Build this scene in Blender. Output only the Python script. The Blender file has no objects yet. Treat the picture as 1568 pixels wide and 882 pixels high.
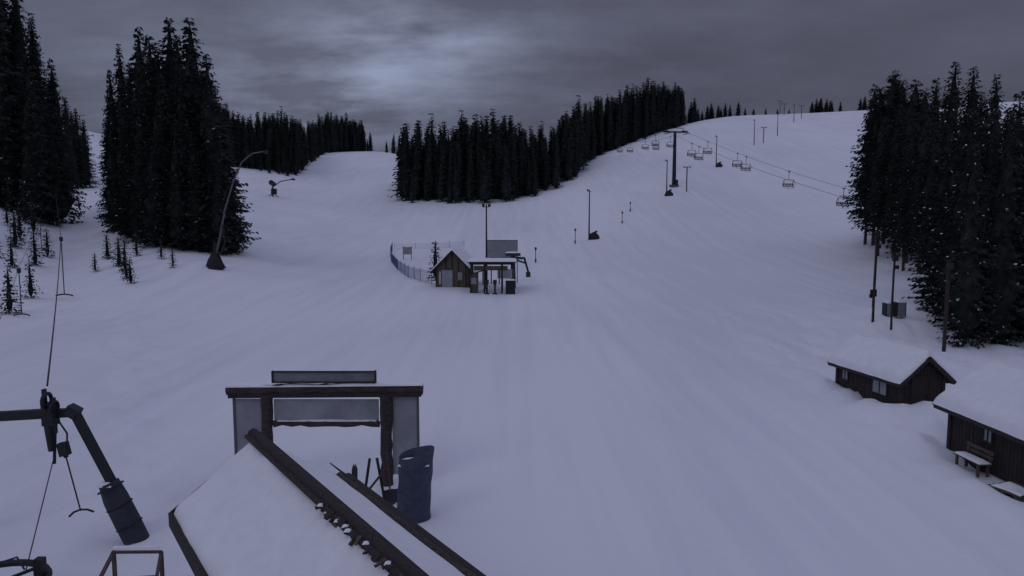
import bpy, math, random
import numpy as np
from mathutils import Vector, Matrix, noise as mnoise

scene = bpy.context.scene
CAMH = 7.5
rad = math.radians

# ------------------------------------------------------------------ materials
def new_mat(name):
    m = bpy.data.materials.new(name); m.use_nodes = True
    nt = m.node_tree
    return m, nt, nt.nodes["Principled BSDF"]

def surf(name, col, col2=None, rough=0.8, scale=6.0, stretch=(1,1,1), bump=0.2, metallic=0.0, detail=4, bdist=0.02):
    m, nt, b = new_mat(name)
    tc = nt.nodes.new("ShaderNodeTexCoord"); mp = nt.nodes.new("ShaderNodeMapping")
    mp.inputs["Scale"].default_value = stretch
    nz = nt.nodes.new("ShaderNodeTexNoise"); nz.inputs["Scale"].default_value = scale
    nz.inputs["Detail"].default_value = detail; nz.inputs["Roughness"].default_value = 0.65
    cr = nt.nodes.new("ShaderNodeValToRGB")
    cr.color_ramp.elements[0].position = 0.32; cr.color_ramp.elements[1].position = 0.7
    c2 = col2 if col2 else tuple(c*0.6 for c in col)
    cr.color_ramp.elements[0].color = (*c2, 1); cr.color_ramp.elements[1].color = (*col, 1)
    L = nt.links.new
    L(tc.outputs["Object"], mp.inputs["Vector"]); L(mp.outputs["Vector"], nz.inputs["Vector"])
    L(nz.outputs["Fac"], cr.inputs["Fac"]); L(cr.outputs["Color"], b.inputs["Base Color"])
    if bump > 0:
        bp = nt.nodes.new("ShaderNodeBump"); bp.inputs["Strength"].default_value = bump
        bp.inputs["Distance"].default_value = bdist
        L(nz.outputs["Fac"], bp.inputs["Height"]); L(bp.outputs["Normal"], b.inputs["Normal"])
    b.inputs["Roughness"].default_value = rough; b.inputs["Metallic"].default_value = metallic
    return m

def snow_ground_mat():
    m, nt, b = new_mat("piste_snow")
    L = nt.links.new
    tc = nt.nodes.new("ShaderNodeTexCoord")
    def nz(scale, detail, stretch=(1,1,1), rot=0.0, rough=0.6):
        mp = nt.nodes.new("ShaderNodeMapping"); mp.inputs["Scale"].default_value = stretch
        mp.inputs["Rotation"].default_value = (0,0,rot)
        n = nt.nodes.new("ShaderNodeTexNoise"); n.noise_dimensions='2D'; n.inputs["Scale"].default_value = scale
        n.inputs["Detail"].default_value = detail; n.inputs["Roughness"].default_value = rough
        L(tc.outputs["Object"], mp.inputs["Vector"]); L(mp.outputs["Vector"], n.inputs["Vector"])
        return n.outputs["Fac"]
    def math_(op, a, bb):
        n = nt.nodes.new("ShaderNodeMath"); n.operation = op
        for i, v in enumerate((a, bb)):
            if isinstance(v, (int, float)): n.inputs[i].default_value = v
            else: L(v, n.inputs[i])
        return n.outputs[0]
    big = nz(0.035, 3, (1, 0.45, 1), 0.3)
    fine = nz(1.3, 5, (1,1,1), 0, 0.7)
    tracks = nz(0.9, 3, (1.0, 0.05, 1), 0.12, 0.6)
    tr2 = nz(0.7, 3, (1.0, 0.05, 1), -0.45, 0.6)
    s = math_('ADD', math_('MULTIPLY', big, 0.55), math_('ADD', math_('MULTIPLY', tracks, 0.25), math_('MULTIPLY', tr2, 0.2)))
    cr = nt.nodes.new("ShaderNodeValToRGB")
    cr.color_ramp.elements[0].position = 0.38; cr.color_ramp.elements[1].position = 0.60
    cr.color_ramp.elements[0].color = (0.725, 0.745, 0.805, 1); cr.color_ramp.elements[1].color = (0.84, 0.86, 0.905, 1)
    L(s, cr.inputs["Fac"]); L(cr.outputs["Color"], b.inputs["Base Color"])
    h = math_('ADD', math_('MULTIPLY', fine, 0.08), math_('ADD', math_('MULTIPLY', tracks, 0.10), math_('MULTIPLY', tr2, 0.09)))
    bp = nt.nodes.new("ShaderNodeBump"); bp.inputs["Strength"].default_value = 0.65; bp.inputs["Distance"].default_value = 0.7
    L(h, bp.inputs["Height"]); L(bp.outputs["Normal"], b.inputs["Normal"])
    b.inputs["Roughness"].default_value = 0.8
    b.inputs["Specular IOR Level"].default_value = 0.2
    return m

M_GROUND = snow_ground_mat()
M_SNOW = surf("settled_snow", (0.87,0.885,0.915), (0.79,0.805,0.845), 0.75, 3.0, bump=0.3, bdist=0.06)
M_NEEDLE = surf("spruce_needles", (0.040,0.046,0.043), (0.018,0.022,0.023), 0.95, 1.2, bump=0.0, detail=1)
M_NEEDLE.node_tree.nodes["Principled BSDF"].inputs["Specular IOR Level"].default_value = 0.1
M_BARK = surf("spruce_bark", (0.075,0.062,0.052), None, 0.95, 4.0, (3,3,.5), 0.0, detail=2)
M_WOOD = surf("weathered_timber", (0.135,0.105,0.085), (0.05,0.038,0.032), 0.9, 5.0, (5,5,.5), 0.5)
M_WOODL = surf("grey_board_timber", (0.16,0.125,0.10), (0.065,0.05,0.042), 0.9, 5.0, (5,5,.5), 0.5)
M_WOODD = surf("dark_timber", (0.050,0.038,0.035), (0.018,0.014,0.014), 0.9, 5.0, (4,4,.8), 0.5)
M_LOG = surf("log_timber", (0.085,0.066,0.060), (0.022,0.018,0.018), 0.9, 4.0, (1,4,4), 0.8, bdist=0.05)
M_METAL = surf("painted_steel_dark", (0.030,0.030,0.036), (0.018,0.018,0.022), 0.6, 9.0, bump=0.1, metallic=0.3)
M_GALV = surf("galvanised_steel", (0.16,0.165,0.18), (0.10,0.10,0.11), 0.5, 9.0, bump=0.1, metallic=0.5)
M_BLUE = surf("blue_pad_vinyl", (0.066,0.078,0.125), (0.036,0.043,0.075), 0.75, 5.0, bump=0.5)
M_PAD = surf("dark_pad_vinyl", (0.040,0.043,0.062), (0.020,0.022,0.034), 0.7, 4.0, bump=0.4)
M_NET = surf("blue_net_plastic", (0.10,0.13,0.24), (0.07,0.09,0.17), 0.7, 4.0, bump=0.0)
M_PANEL = surf("grey_acrylic_panel", (0.36,0.37,0.40), (0.23,0.24,0.27), 0.35, 1.1, bump=0.05)
M_SIGN = surf("weathered_sign_face", (0.27,0.27,0.29), (0.15,0.15,0.165), 0.7, 2.2, (1,1,4), 0.2)
M_WHITE = surf("white_paint", (0.72,0.73,0.75), (0.60,0.61,0.63), 0.6, 2.0, bump=0.05)
M_GLASS = surf("window_pane", (0.30,0.32,0.37), (0.20,0.22,0.26), 0.2, 1.2, bump=0.0)
M_GREEN = surf("green_lift_paint", (0.030,0.085,0.06), (0.02,0.05,0.036), 0.5, 4.0, bump=0.1)
M_RUBBER = surf("black_rubber", (0.02,0.02,0.022), None, 0.8, 5.0, bump=0.0)
M_RED = surf("red_brown_board", (0.12,0.055,0.045), (0.07,0.032,0.03), 0.8, 5.0, (4,4,.5), 0.4)

# ------------------------------------------------------------------ terrain
D = np.array([0,40,60,85,110,140,180,230,290,350,420,600,1500.])
U = np.array([-1.3,-.97,-.70,-.61,-.52,-.3875,-.298,-.218,-.164,-.075,.014,.104,.193,.282,.371,.479,.55,.70,1.0,1.4])
T = np.array([
 [0,0,3,12,18,25,34,46,62,70,78,88,88],
 [0,0,2,10,15,22,30,42,60,68,75,85,85],
 [0,0,1,9,13,18,26,38,55,62,68,75,75],
 [0,0,.3,3.8,7.0,11,18,29,43,50,55,60,60],
 [0,0,.5,5.6,9,12,17,26,36,43,48,50,50],
 [0,0,.2,4.3,6,9,14.5,23.5,31,38,43,45,45],
 [0,0,0,1,2.5,5.5,11,19,29,37,43,46,46],
 [0,0,0,.5,1.2,3,7,14.5,26,37,44,50,50],
 [0,0,0,.4,1,3,8.5,16,27,37.5,44,50,50],
 [0,0,0,.4,1,4,9.5,17,24,30,36,45,50],
 [0,0,0,.4,1.5,4.5,9.5,18,26,32,38,45,50],
 [0,0,0,.5,2,6,13,22,33,40,46,52,55],
 [0,0,0,.6,2.8,8.5,17,28,40,47,53,57,57],
 [0,0,0,.8,3.5,9,17.5,30,43,54.5,60,62,60],
 [0,0,0,1,3.5,9.5,18,31,44.5,55,61,63,60],
 [0,0,0,1,4,10,19,32,46,57,62,64,62],
 [0,0,0,2,8,15,25,38,50,58,64,66,66],
 [0,0,1,5,11,18,28,40,52,60,65,68,68],
 [0,0,3,8,14,21,31,43,55,62,66,70,70],
 [0,0,4,10,16,23,33,45,56,63,67,70,70]])
DF = np.arange(0,1501,2.0); UF = np.arange(-1.3,1.401,0.01)
A = np.array([np.interp(DF, D, row) for row in T])
A = np.array([np.interp(UF, U, A[:,j]) for j in range(len(DF))]).T
def smooth(a, sig, axis):
    r = int(sig*3); k = np.exp(-0.5*(np.arange(-r,r+1)/sig)**2); k /= k.sum()
    pad = [(0,0),(0,0)]; pad[axis] = (r,r)
    ap = np.pad(a, pad, mode='edge')
    return np.apply_along_axis(lambda v: np.convolve(v,k,'valid'), axis, ap)
A = smooth(smooth(A, 4.0, 1), 3.0, 0)

MOUNDS = [(-22,32,.35,2.5),(-24,40,.5,3.5),(-19,27,.25,2.0),(13.6,31.4,.45,.6),(13.75,29.6,.25,.4),(14.0,28.0,.35,.4),(14.2,26.7,.40,.7),(15.6,26.4,.35,.6),(14.5,25.2,.3,.5),
          (12.9,24.6,.25,.5),(13.4,23.6,.4,.5),(13.1,22.4,.2,.4),(12.7,21.0,.15,.5),(12.6,19.4,.25,.5),(12.5,17.9,.3,.7),(17.0,26.0,.4,.9),(-30.5,72,.5,2.0),(-10.2,18.5,.25,.9),(-8.0,17.0,.2,.7),
          (-2.0,16.9,.12,.9),(13.2,118,.4,2.0),(24,46,.6,1.5),(26,50,1.0,3.0),(-6,76,.3,4)]
def ground_np(x, y):
    x = np.asarray(x,float); y = np.asarray(y,float)
    d = np.clip(y, 0, 1499); u = np.clip(x/np.maximum(y,20), -1.3, 1.399)
    fu = (u+1.3)/0.01; fd = d/2.0
    i = np.clip(fu.astype(int),0,len(UF)-2); j = np.clip(fd.astype(int),0,len(DF)-2)
    a = fu-i; b = fd-j
    z = (A[i,j]*(1-a)*(1-b)+A[i+1,j]*a*(1-b)+A[i,j+1]*(1-a)*b+A[i+1,j+1]*a*b)
    for mx,my,am,sg in MOUNDS:
        z = z + am*np.exp(-((x-mx)**2+(y-my)**2)/(2*sg*sg))
    return z
def ground(x, y): return float(ground_np(x, y))

def build_ground():
    ys=[-60.0]
    while ys[-1] < 2500: ys.append(ys[-1]+ (2.0 if ys[-1]<8 else max(.22,.012*ys[-1])))
    xs=[0.0]
    while xs[-1] < 1600: xs.append(xs[-1]+max(.22,.013*xs[-1]))
    xs = np.array(xs); xs = np.concatenate([-xs[:0:-1], xs]); ys=np.array(ys)
    X,Y = np.meshgrid(xs,ys); Z = ground_np(X,Y)
    ny,nx = X.shape
    for r in range(ny):
        y = ys[r]
        if y < 8 or y > 170: continue
        for c in range(nx):
            x = xs[c]
            if abs(x) > y*0.85+3: continue
            n1 = mnoise.noise(Vector((x*.18,y*.10,0)))*0.09
            rough = 0.0
            if x < -7 and y < 120:
                e = (-x/max(y,1))
                rough = max(0, 1-abs(e-.54)/.15)*min(1,y/25)*(1 if y<60 else .6)
            if x > 12.3 and y < 60: rough = max(rough, min(1,(x-12.3)/1.2)*.9)
            g = math.exp(-((x+9.5)**2+(y-18.5)**2)/9)*.7
            rough = max(rough,g)
            if rough > 0:
                q=mnoise.fractal(Vector((x*.75,y*.5,3)),1.0,2.1,5)
                n1 += rough*(q*.24 + max(0,mnoise.noise(Vector((x*1.9,y*1.1,9)))-.2)*.42)
            Z[r,c] += n1
    co = np.stack([X,Y,Z],-1).reshape(-1,3)
    idx = np.arange(ny*nx).reshape(ny,nx)
    f = np.stack([idx[:-1,:-1],idx[:-1,1:],idx[1:,1:],idx[1:,:-1]],-1).reshape(-1,4)
    me = bpy.data.meshes.new("snow_ground")
    me.vertices.add(len(co)); me.vertices.foreach_set("co", co.ravel())
    me.loops.add(f.size); me.loops.foreach_set("vertex_index", f.ravel())
    me.polygons.add(len(f)); me.polygons.foreach_set("loop_start", np.arange(0,f.size,4))
    me.polygons.foreach_set("use_smooth", np.ones(len(f),bool))
    me.update(calc_edges=True); me.materials.append(M_GROUND)
    ob = bpy.data.objects.new("snow_ground", me); scene.collection.objects.link(ob)
build_ground()

# ------------------------------------------------------------------ mesh builder
class MB:
    def __init__(s): s.v=[]; s.f=[]; s.m=[]; s.sm=[]; s.mats=[]
    def mi(s, mat):
        if mat not in s.mats: s.mats.append(mat)
        return s.mats.index(mat)
    def add(s, vs, fs, mat, smooth=False):
        o=len(s.v); s.v += [tuple(v) for v in vs]; k=s.mi(mat)
        for f in fs: s.f.append(tuple(i+o for i in f)); s.m.append(k); s.sm.append(smooth)
    def box(s, c, size, mat, rot=None):
        c=Vector(c); hx,hy,hz=[a/2 for a in size]
        vs=[Vector((x*hx,y*hy,z*hz)) for z in(-1,1) for y in(-1,1) for x in(-1,1)]
        if rot is not None: vs=[rot@v for v in vs]
        s.add([v+c for v in vs],[(0,2,3,1),(4,5,7,6),(0,1,5,4),(2,6,7,3),(0,4,6,2),(1,3,7,5)],mat)
    def beam(s, p0, p1, w, h, mat, up=(0,0,1)):
        p0=Vector(p0);p1=Vector(p1);d=(p1-p0);L=d.length;d.normalize()
        up=Vector(up)
        if abs(d.dot(up))>.98: up=Vector((0,1,0))
        r=d.cross(up).normalized();u=r.cross(d)
        R=Matrix((r,d,u)).transposed()
        s.box((p0+p1)/2,(w,L,h),mat,R)
    def tube(s, pts, r, mat, n=8, cap=True, smooth=True):
        pts=[Vector(p) for p in pts]
        rs = r if isinstance(r,(list,tuple)) else [r]*len(pts)
        vs=[];prev=None
        for i,p in enumerate(pts):
            d=(pts[min(i+1,len(pts)-1)]-pts[max(i-1,0)]).normalized()
            a=Vector((0,0,1)) if abs(d.z)<.9 else Vector((0,1,0))
            if prev is not None: a=prev
            x=d.cross(a).normalized(); yv=x.cross(d).normalized(); prev=yv
            for k in range(n):
                t=2*math.pi*k/n; vs.append(p+x*math.cos(t)*rs[i]+yv*math.sin(t)*rs[i])
        fs=[]
        for i in range(len(pts)-1):
            for k in range(n): fs.append((i*n+k,i*n+(k+1)%n,(i+1)*n+(k+1)%n,(i+1)*n+k))
        s.add(vs,fs,mat,smooth)
        if cap:
            s.add(vs[:n],[tuple(range(n))[::-1]],mat); s.add(vs[-n:],[tuple(range(n))],mat)
    def log(s, p0, p1, r, mat, seed=0, seg=10, wob=.12, n=10):
        rg=random.Random(seed); p0=Vector(p0);p1=Vector(p1)
        pts=[];rs=[]
        for i in range(seg+1):
            t=i/seg; j=Vector([rg.uniform(-1,1)*r*wob for _ in range(3)])
            pts.append(p0.lerp(p1,t)+j); rs.append(r*(1+rg.uniform(-wob,wob)))
        s.tube(pts,rs,mat,n)
    def ring(s, c, R, r, mat, axis='z', n=28, m=6, a0=0, a1=2*math.pi, rot=None):
        c=Vector(c); pts=[]
        full=abs(a1-a0-2*math.pi)<1e-6
        for i in range(n+1):
            t=a0+(a1-a0)*i/n
            v=Vector((math.cos(t)*R,math.sin(t)*R,0))
            if axis=='y': v=Vector((v.x,0,v.y))
            if axis=='x': v=Vector((0,v.x,v.y))
            if rot is not None: v=rot@v
            pts.append(c+v)
        s.tube(pts,r,mat,m,cap=not full)
    def prism(s, poly, depthvec, mat):
        poly=[Vector(p) for p in poly];d=Vector(depthvec);n=len(poly)
        vs=poly+[p+d for p in poly]
        fs=[tuple(range(n))[::-1],tuple(range(n,2*n))]+[(i,(i+1)%n,n+(i+1)%n,n+i) for i in range(n)]
        s.add(vs,fs,mat)
    def snow(s, o, Uv, Vv, t, taper=(1,1,1,1), nu=20, nv=12, seed=0, er=.25, amp=.25, N=None, ragged=0.0):
        """pillow of settled snow lying on the parallelogram o, o+U, o+U+V, o+V"""
        o=Vector(o);Uv=Vector(Uv);Vv=Vector(Vv); N = Vector(N) if N else Uv.cross(Vv).normalized()
        if N.z<0: N=-N
        LU=Uv.length;LV=Vv.length;vs=[]
        def prof(x):
            x=min(1,max(0,x/er)); return math.sqrt(max(0,1-(1-x)**2))
        for j in range(nv+1):
            for i in range(nu+1):
                a=i/nu;b=j/nv
                a=.5-.5*math.cos(math.pi*a) if taper[0] and taper[1] else a
                b=.5-.5*math.cos(math.pi*b) if taper[2] and taper[3] else b
                h=1
                if taper[0]: h*=prof(a*LU)
                if taper[1]: h*=prof((1-a)*LU)
                if taper[2]: h*=prof(b*LV)
                if taper[3]: h*=prof((1-b)*LV)
                p=o+Uv*a+Vv*b
                nn=mnoise.fractal(Vector((p.x*1.1+seed,p.y*1.1,p.z*1.1)),1,2,3)
                q=p+N*(t*h*(1+amp*nn))
                if ragged:
                    e=ragged*mnoise.noise(Vector((p.x*1.7,p.y*1.7,seed+p.z*1.7)))
                    q+= (Vv.normalized()*e*(2*b-1)) + (Uv.normalized()*e*(2*a-1))
                vs.append(q)
        w=nu+1
        fs=[(j*w+i,j*w+i+1,(j+1)*w+i+1,(j+1)*w+i) for j in range(nv) for i in range(nu)]
        s.add(vs,fs,M_SNOW,True)
    def make(s, name, parent=None, loc=(0,0,0), rz=0, bevel=0):
        me=bpy.data.meshes.new(name); me.from_pydata(s.v,[],s.f)
        for m in s.mats: me.materials.append(m)
        me.polygons.foreach_set("material_index",s.m); me.polygons.foreach_set("use_smooth",s.sm)
        me.update()
        ob=bpy.data.objects.new(name,me); scene.collection.objects.link(ob)
        ob.location=loc; ob.rotation_euler=(0,0,rz)
        if parent: ob.parent=parent
        return ob
def empty(name, loc=(0,0,0), rz=0):
    e=bpy.data.objects.new(name,None); scene.collection.objects.link(e); e.location=loc; e.rotation_euler=(0,0,rz); return e

# ------------------------------------------------------------------ spruces
class TM: pass
def spruce_mesh(name, H=20, R=3.4, crown0=.06, seed=1, clump=.5, wh=.42, nb=8, snowf=.03, step=.34, core=.5, pw=.85):
    rg=random.Random(seed); mb=MB()
    mb.tube([(0,0,-1),(0,0,H*.3),(0,0,H*.97)],[H*.012,H*.009,.02],M_BARK,7,cap=False)
    h0=H*crown0
    vs=[];fs=[];n=9;rows=20
    for j in range(rows+1):
        t=j/rows; z=h0+.3+(H*.94-h0)*t; rr=R*core*(1-t)**pw*(min(1,.4+t*5))
        for k in range(n):
            a=2*math.pi*k/n+j*.3; q=rr*rg.uniform(.55,1.25)
            vs.append((math.cos(a)*q,math.sin(a)*q,z+rg.uniform(-.3,.3)))
    for j in range(rows):
        for k in range(n): fs.append((j*n+k,j*n+(k+1)%n,(j+1)*n+(k+1)%n,(j+1)*n+k))
    mb.add(vs,fs,M_NEEDLE)
    kN=mb.mi(M_NEEDLE);kS=mb.mi(M_SNOW)
    V=mb.v;F=mb.f;Mx=mb.m
    h=h0
    while h<H-.25:
        t=(h-h0)/(H-h0)
        base=R*((1-t)**pw)*(min(1,.55+t*4))
        m=max(4,int(nb*(1-.35*t)))
        a0=rg.uniform(0,6.28)
        wr=rg.uniform(.78,1.12)
        for b in range(m):
            if rg.random()<.06: continue
            az=a0+2*math.pi*b/m+rg.uniform(-.3,.3)
            Lb=max(.2,base*wr*rg.uniform(.70,1.15)); dx,dy=math.cos(az),math.sin(az)
            droop=rg.uniform(.22,.5)*(1-.6*t); zb=h+rg.uniform(-.2,.2)
            if t>.9: droop=-.3
            k=max(1,int(Lb*.6/step))
            for q in range(k+1):
                s=.42+.58*q/k; rr=Lb*s
                pz=zb-droop*Lb*(s*1.25-.45*s*s*s)
                w=clump*rg.uniform(.65,1.2)*(1.15-.5*s)*(.5+.5*min(1,base*.8))
                for side in (-1,1):
                    aa=az+side*rg.uniform(.35,1.0)*(1.15-s*.8)
                    ex,ey=math.cos(aa),math.sin(aa); l=w*rg.uniform(.9,1.7)
                    px,py=dx*rr+rg.uniform(-.08,.08),dy*rr+rg.uniform(-.08,.08)
                    hang=rg.uniform(.1,.8)*l; g=w*.32
                    o=len(V)
                    V.append((px,py,pz)); V.append((px+ex*l*.5-ey*g,py+ey*l*.5+ex*g,pz-hang*.35+rg.uniform(-.1,.1)))
                    V.append((px+ex*l,py+ey*l,pz-hang)); V.append((px+ex*l*.5+ey*g,py+ey*l*.5-ex*g,pz-hang*.6-rg.uniform(.05,.35)*w))
                    F.append((o,o+1,o+2,o+3)); Mx.append(kN)
                if rg.random()<snowf*(1.8 if t<.25 else 1) and s>.45:
                    o=len(V);ww=w*rg.uniform(.2,.5)
                    for (cx,cy) in ((-1,-.4),(.2,-1),(1,.3),(-.2,1)):
                        V.append((dx*rr+cx*ww,dy*rr+cy*ww,pz+.10+rg.uniform(-.12,.06)))
                    F.append((o,o+1,o+2,o+3)); Mx.append(kS)
        h+=wh*rg.uniform(.7,1.3)*(1-.35*t)
    t=TM(); t.name=name; t.V=np.array(V); t.F=np.array(F) ; t.M=np.array(Mx); t.mats=mb.mats; return t
def raw_mesh(name, V, F, M, mats):
    me=bpy.data.meshes.new(name)
    me.vertices.add(len(V)); me.vertices.foreach_set("co",np.ascontiguousarray(V).ravel())
    me.loops.add(F.size); me.loops.foreach_set("vertex_index",F.astype(np.int32).ravel())
    me.polygons.add(len(F)); me.polygons.foreach_set("loop_start",np.arange(0,F.size,4,dtype=np.int32))
    for m in mats: me.materials.append(m)
    me.polygons.foreach_set("material_index",M.astype(np.int32)); me.update(calc_edges=True)
    return me
NEAR=[spruce_mesh("spruce_a",20,4.3,.03,11,.56,.40,9,.03,.42),spruce_mesh("spruce_b",20,3.7,.04,12,.52,.38,9,.03,.40),
      spruce_mesh("spruce_c",20,4.8,.03,13,.58,.42,10,.03,.44)]
RIGHT=[spruce_mesh("spruce_snowy_a",18,3.4,.03,21,.42,.36,10,.07,.32),spruce_mesh("spruce_snowy_b",18,3.8,.03,22,.44,.36,10,.07,.32),
       spruce_mesh("spruce_bare_stem",18,3.2,.22,23,.44,.36,10,.03,.33,pw=.65),spruce_mesh("spruce_bare_stem_b",18,2.8,.16,24,.44,.36,10,.03,.33,pw=.65)]
FAR=[spruce_mesh("spruce_far_%d"%i,18,2.2+.45*(i%3),.03,40+i,.85,.85,7,.004,.9,core=.62,pw=.9+.12*(i%2)) for i in range(5)]
SAP=[spruce_mesh("sapling_a",4,1.1,.05,61,.32,.26,7,.2,.24,core=.25),spruce_mesh("sapling_b",4,.9,.05,62,.30,.30,6,.22,.24,core=.25)]
rt=random.Random(5)
def xform(t, w, s, rz, loc, lean=(0,0)):
    V=t.V*np.array([w,w,s]); c,sn=math.cos(rz),math.sin(rz)
    X=V[:,0]*c-V[:,1]*sn+lean[0]*V[:,2]; Y=V[:,0]*sn+V[:,1]*c+lean[1]*V[:,2]
    return np.stack([X,Y,V[:,2]],-1)+np.array(loc)
def tree(name, t, baseH, x, y, h, wid=None):
    # every tree gets its own mesh (turned, leaned and stretched differently)
    s=h/baseH; w=(wid if wid else s*rt.uniform(.9,1.12))
    V=xform(t,w,s,rt.uniform(0,6.28),(0,0,0),(rt.uniform(-.02,.02),rt.uniform(-.02,.02)))
    ob=bpy.data.objects.new(name,raw_mesh(name,V,t.F,t.M,t.mats)); scene.collection.objects.link(ob)
    ob.location=(x,y,ground(x,y)-.15)
    return ob
def U_(px): return (px-784)/1120.0   # bearing ratio x/y

# left clump beside the piste: bearing ratio x/y, distance, height, crown width factor
for u,d,h,wf in [(-.427,84,25.8,.85),(-.457,88,26.0,.78),(-.498,85,24.0,.78),(-.520,89,22.2,.66),(-.534,90,19.6,.6),(-.541,91,16.0,.58),
                 (-.405,82,22.0,.78),(-.396,86,18.2,.78),(-.388,84,14,.8),(-.400,80,11,.9),(-.44,82,20,.95),(-.472,82,19,.9),(-.500,83,17,.8),(-.516,85,14,.75),
                 (-.455,79.5,14,.95),(-.485,80,12,.9),(-.43,80,13,.9),(-.412,80,8,.9),(-.390,82,9,.8),(-.48,92,24.0,.82),(-.44,94,24.5,.82),(-.41,92,20.5,.85),(-.508,92,20.5,.75),(-.513,86,9,.8),(-.47,86,22.5,.82)]:
    tree("spruce_tree",rt.choice(NEAR),20,u*d,d,h,wid=h/20*wf*1.05 if h>15 else None)
# far-left stand
for u,d,h,wf in [(-.612,98,22.0,.62),(-.635,96,25,.75),(-.66,94,29,.8),(-.69,98,33,.8),(-.72,95,33,.85),(-.67,102,31,.8),(-.70,90,29,.85),(-.74,100,34,.9),(-.64,102,27,.75),
                 (-.652,90,19,.8),(-.76,92,32,.9),(-.625,93,13,.8),(-.68,93,24,.9)]:
    tree("spruce_tree",rt.choice(NEAR),20,u*d,d,h,wid=h/20*wf)
for x,y,h in [(-92,150,17),(-91.5,156,16),(-96,160,18),(-88.5,150,15.5),(-98,158,19),(-91,168,17),(-86.6,150,14),(-94,153,15),(-87.0,146,11)]:
    tree("spruce_tree",rt.choice(NEAR),20,x,y,h,wid=h/20*.8)
# right stand
R_T=[(.482,101,22.0,2,.85),(.493,99,21.5,3,1.0),(.507,98,22.5,2,.95),(.523,97,21.5,3,1.1),(.540,94,21,2,1.1),(.500,91,17.5,2,1.0),(.522,88,18.5,3,1.1),(.540,83,17.5,2,1.1),(.555,88,19.5,2,1.1),
     (.536,79,14,3,1.0),(.567,92,20.5,0,1.0),(.580,84,18.5,0,1.0),(.558,76,16,2,1.0),(.578,72,15.8,2,1.0),(.59,100,22,1,1.0),(.62,94,21,1,1.0),(.572,66,14.5,2,.9),(.65,86,19.5,0,1.0),(.511,104,23,2,1.0)]
for u,d,h,k,wf in R_T: tree("spruce_tree",RIGHT[k],18,u*d,d,h,wid=h/18*wf)
rr_=random.Random(9)
for row,(d,p0) in enumerate([(41.5,1486),(45,1472),(49,1462),(54,1454),(60,1450)]):
    px=p0
    while px<1660:
        dd=d+rr_.uniform(-.8,.8); u=U_(px)
        h=(7.4+.184*dd-ground(u*dd,dd))*rr_.uniform(.86,1.02)-(2.0 if row==0 and rr_.random()<.5 else 0)
        tree("spruce_tree",RIGHT[rr_.choice([0,1])],18,u*dd,dd,h,wid=h/18*rr_.uniform(.8,1.0))
        px+=rr_.uniform(34,50)*45/d
# saplings
for x,y,h in [(-35.3,51,3.4),(-37.7,57,3.2),(-33.5,64,2.6),(-36.6,69,3.2),(-34.9,66,2.2),(-32.5,70,2.3),(-38.2,71,3.0),(-45.2,66,2.8),(-45,69,3.4),(-49.5,73,3.6),(-47,74,3),(-51,76,4),
              (-53.5,82,4),(-30.5,75,2.2),(-47.8,68,2.3),(-57,86,5),(-60,88,5),(-55,80,3),(-52,72,3),(-41.5,75,2.6),(-35.5,74,2.4),(-38.5,75,2.8),(-40.0,70,2.0)]:
    tree("spruce_sapling",rt.choice(SAP),4,x,y,h)
tree("spruce_sapling",SAP[0],4,-8.3,79,4.4)

def forest(name, near, depth, spacing, hmin, hmax, seed):
    """distant mass of trees: one mesh"""
    rg=random.Random(seed); VV=[];FF=[];MM=[];off=0
    pxs=[p for p,_ in near]; ds=[d for _,d in near]
    for row in range(max(1,int(depth/spacing))):
        px=pxs[0]+rg.uniform(0,5)
        while px<pxs[-1]:
            d=np.interp(px,pxs,ds)+row*spacing+rg.uniform(-.5,.5)*spacing
            if row==0: d+=rg.uniform(-3,3)
            u=U_(px); x=u*d; z=ground(x,d)
            hf=.72+.5*(.5+mnoise.noise(Vector((x*.06,d*.06,seed))))
            h=rg.triangular(hmin,hmax,hmax*.85)*min(1.1,hf)*(1.15 if rg.random()<.1 else 1)
            if row==0: h*=rg.uniform(.4,.95)
            s=h/18; w=s*rg.uniform(.85,1.25)
            t=rg.choice(FAR)
            V=xform(t,w,s,rg.uniform(0,6.28),(x,d,z-.2),(rg.uniform(-.03,.03),0))
            VV.append(V);FF.append(t.F+off);MM.append(t.M);off+=len(V)
            px+=spacing/d*1120*rg.uniform(.4,1.05)
    ob=bpy.data.objects.new(name,raw_mesh(name,np.concatenate(VV),np.concatenate(FF),np.concatenate(MM),FAR[0].mats)); scene.collection.objects.link(ob)
forest("distant_spruce_forest",[(300,212),(350,228),(455,236),(480,290),(500,345),(560,396)],52,4.0,13,19.0,3)
forest("distant_spruce_forest",[(557,400),(577,408)],15,5,8,12,4)
forest("distant_spruce_forest",[(591,390),(604,375),(618,300)],16,4.4,7,11,6)
forest("distant_spruce_forest",[(620,196),(700,190),(800,190),(850,202),(880,214),(893,245),(930,264),(985,276),(1010,300),(1042,330)],50,3.8,14,21,5)
for x,y,h in [(83,345,10),(85.5,350,8),(89,363,12.5),(92,368,7),(97,370,8),(99.5,372,9),(103,372,7.5),(107,374,8),(110,376,7),(113,372,8),(86,360,8),(117,374,5),(122,376,4.5),(128,376,4.5),(134,376,4),(139,374,3.5),
            (148,368,6.5),(151,370,8),(154,372,8.5),(157,372,8),(160,373,6.5),(163,370,6),(171,366,7),(174,368,8),(176,366,7),(95,372,6),(101,375,7),(105,374,6),(156,370,6),(149.5,371,6),(152.5,369,7),(158.5,371,7)]:
    tree("spruce_tree",rt.choice(FAR),18,x,y,h,wid=h/18*2.0)

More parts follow.
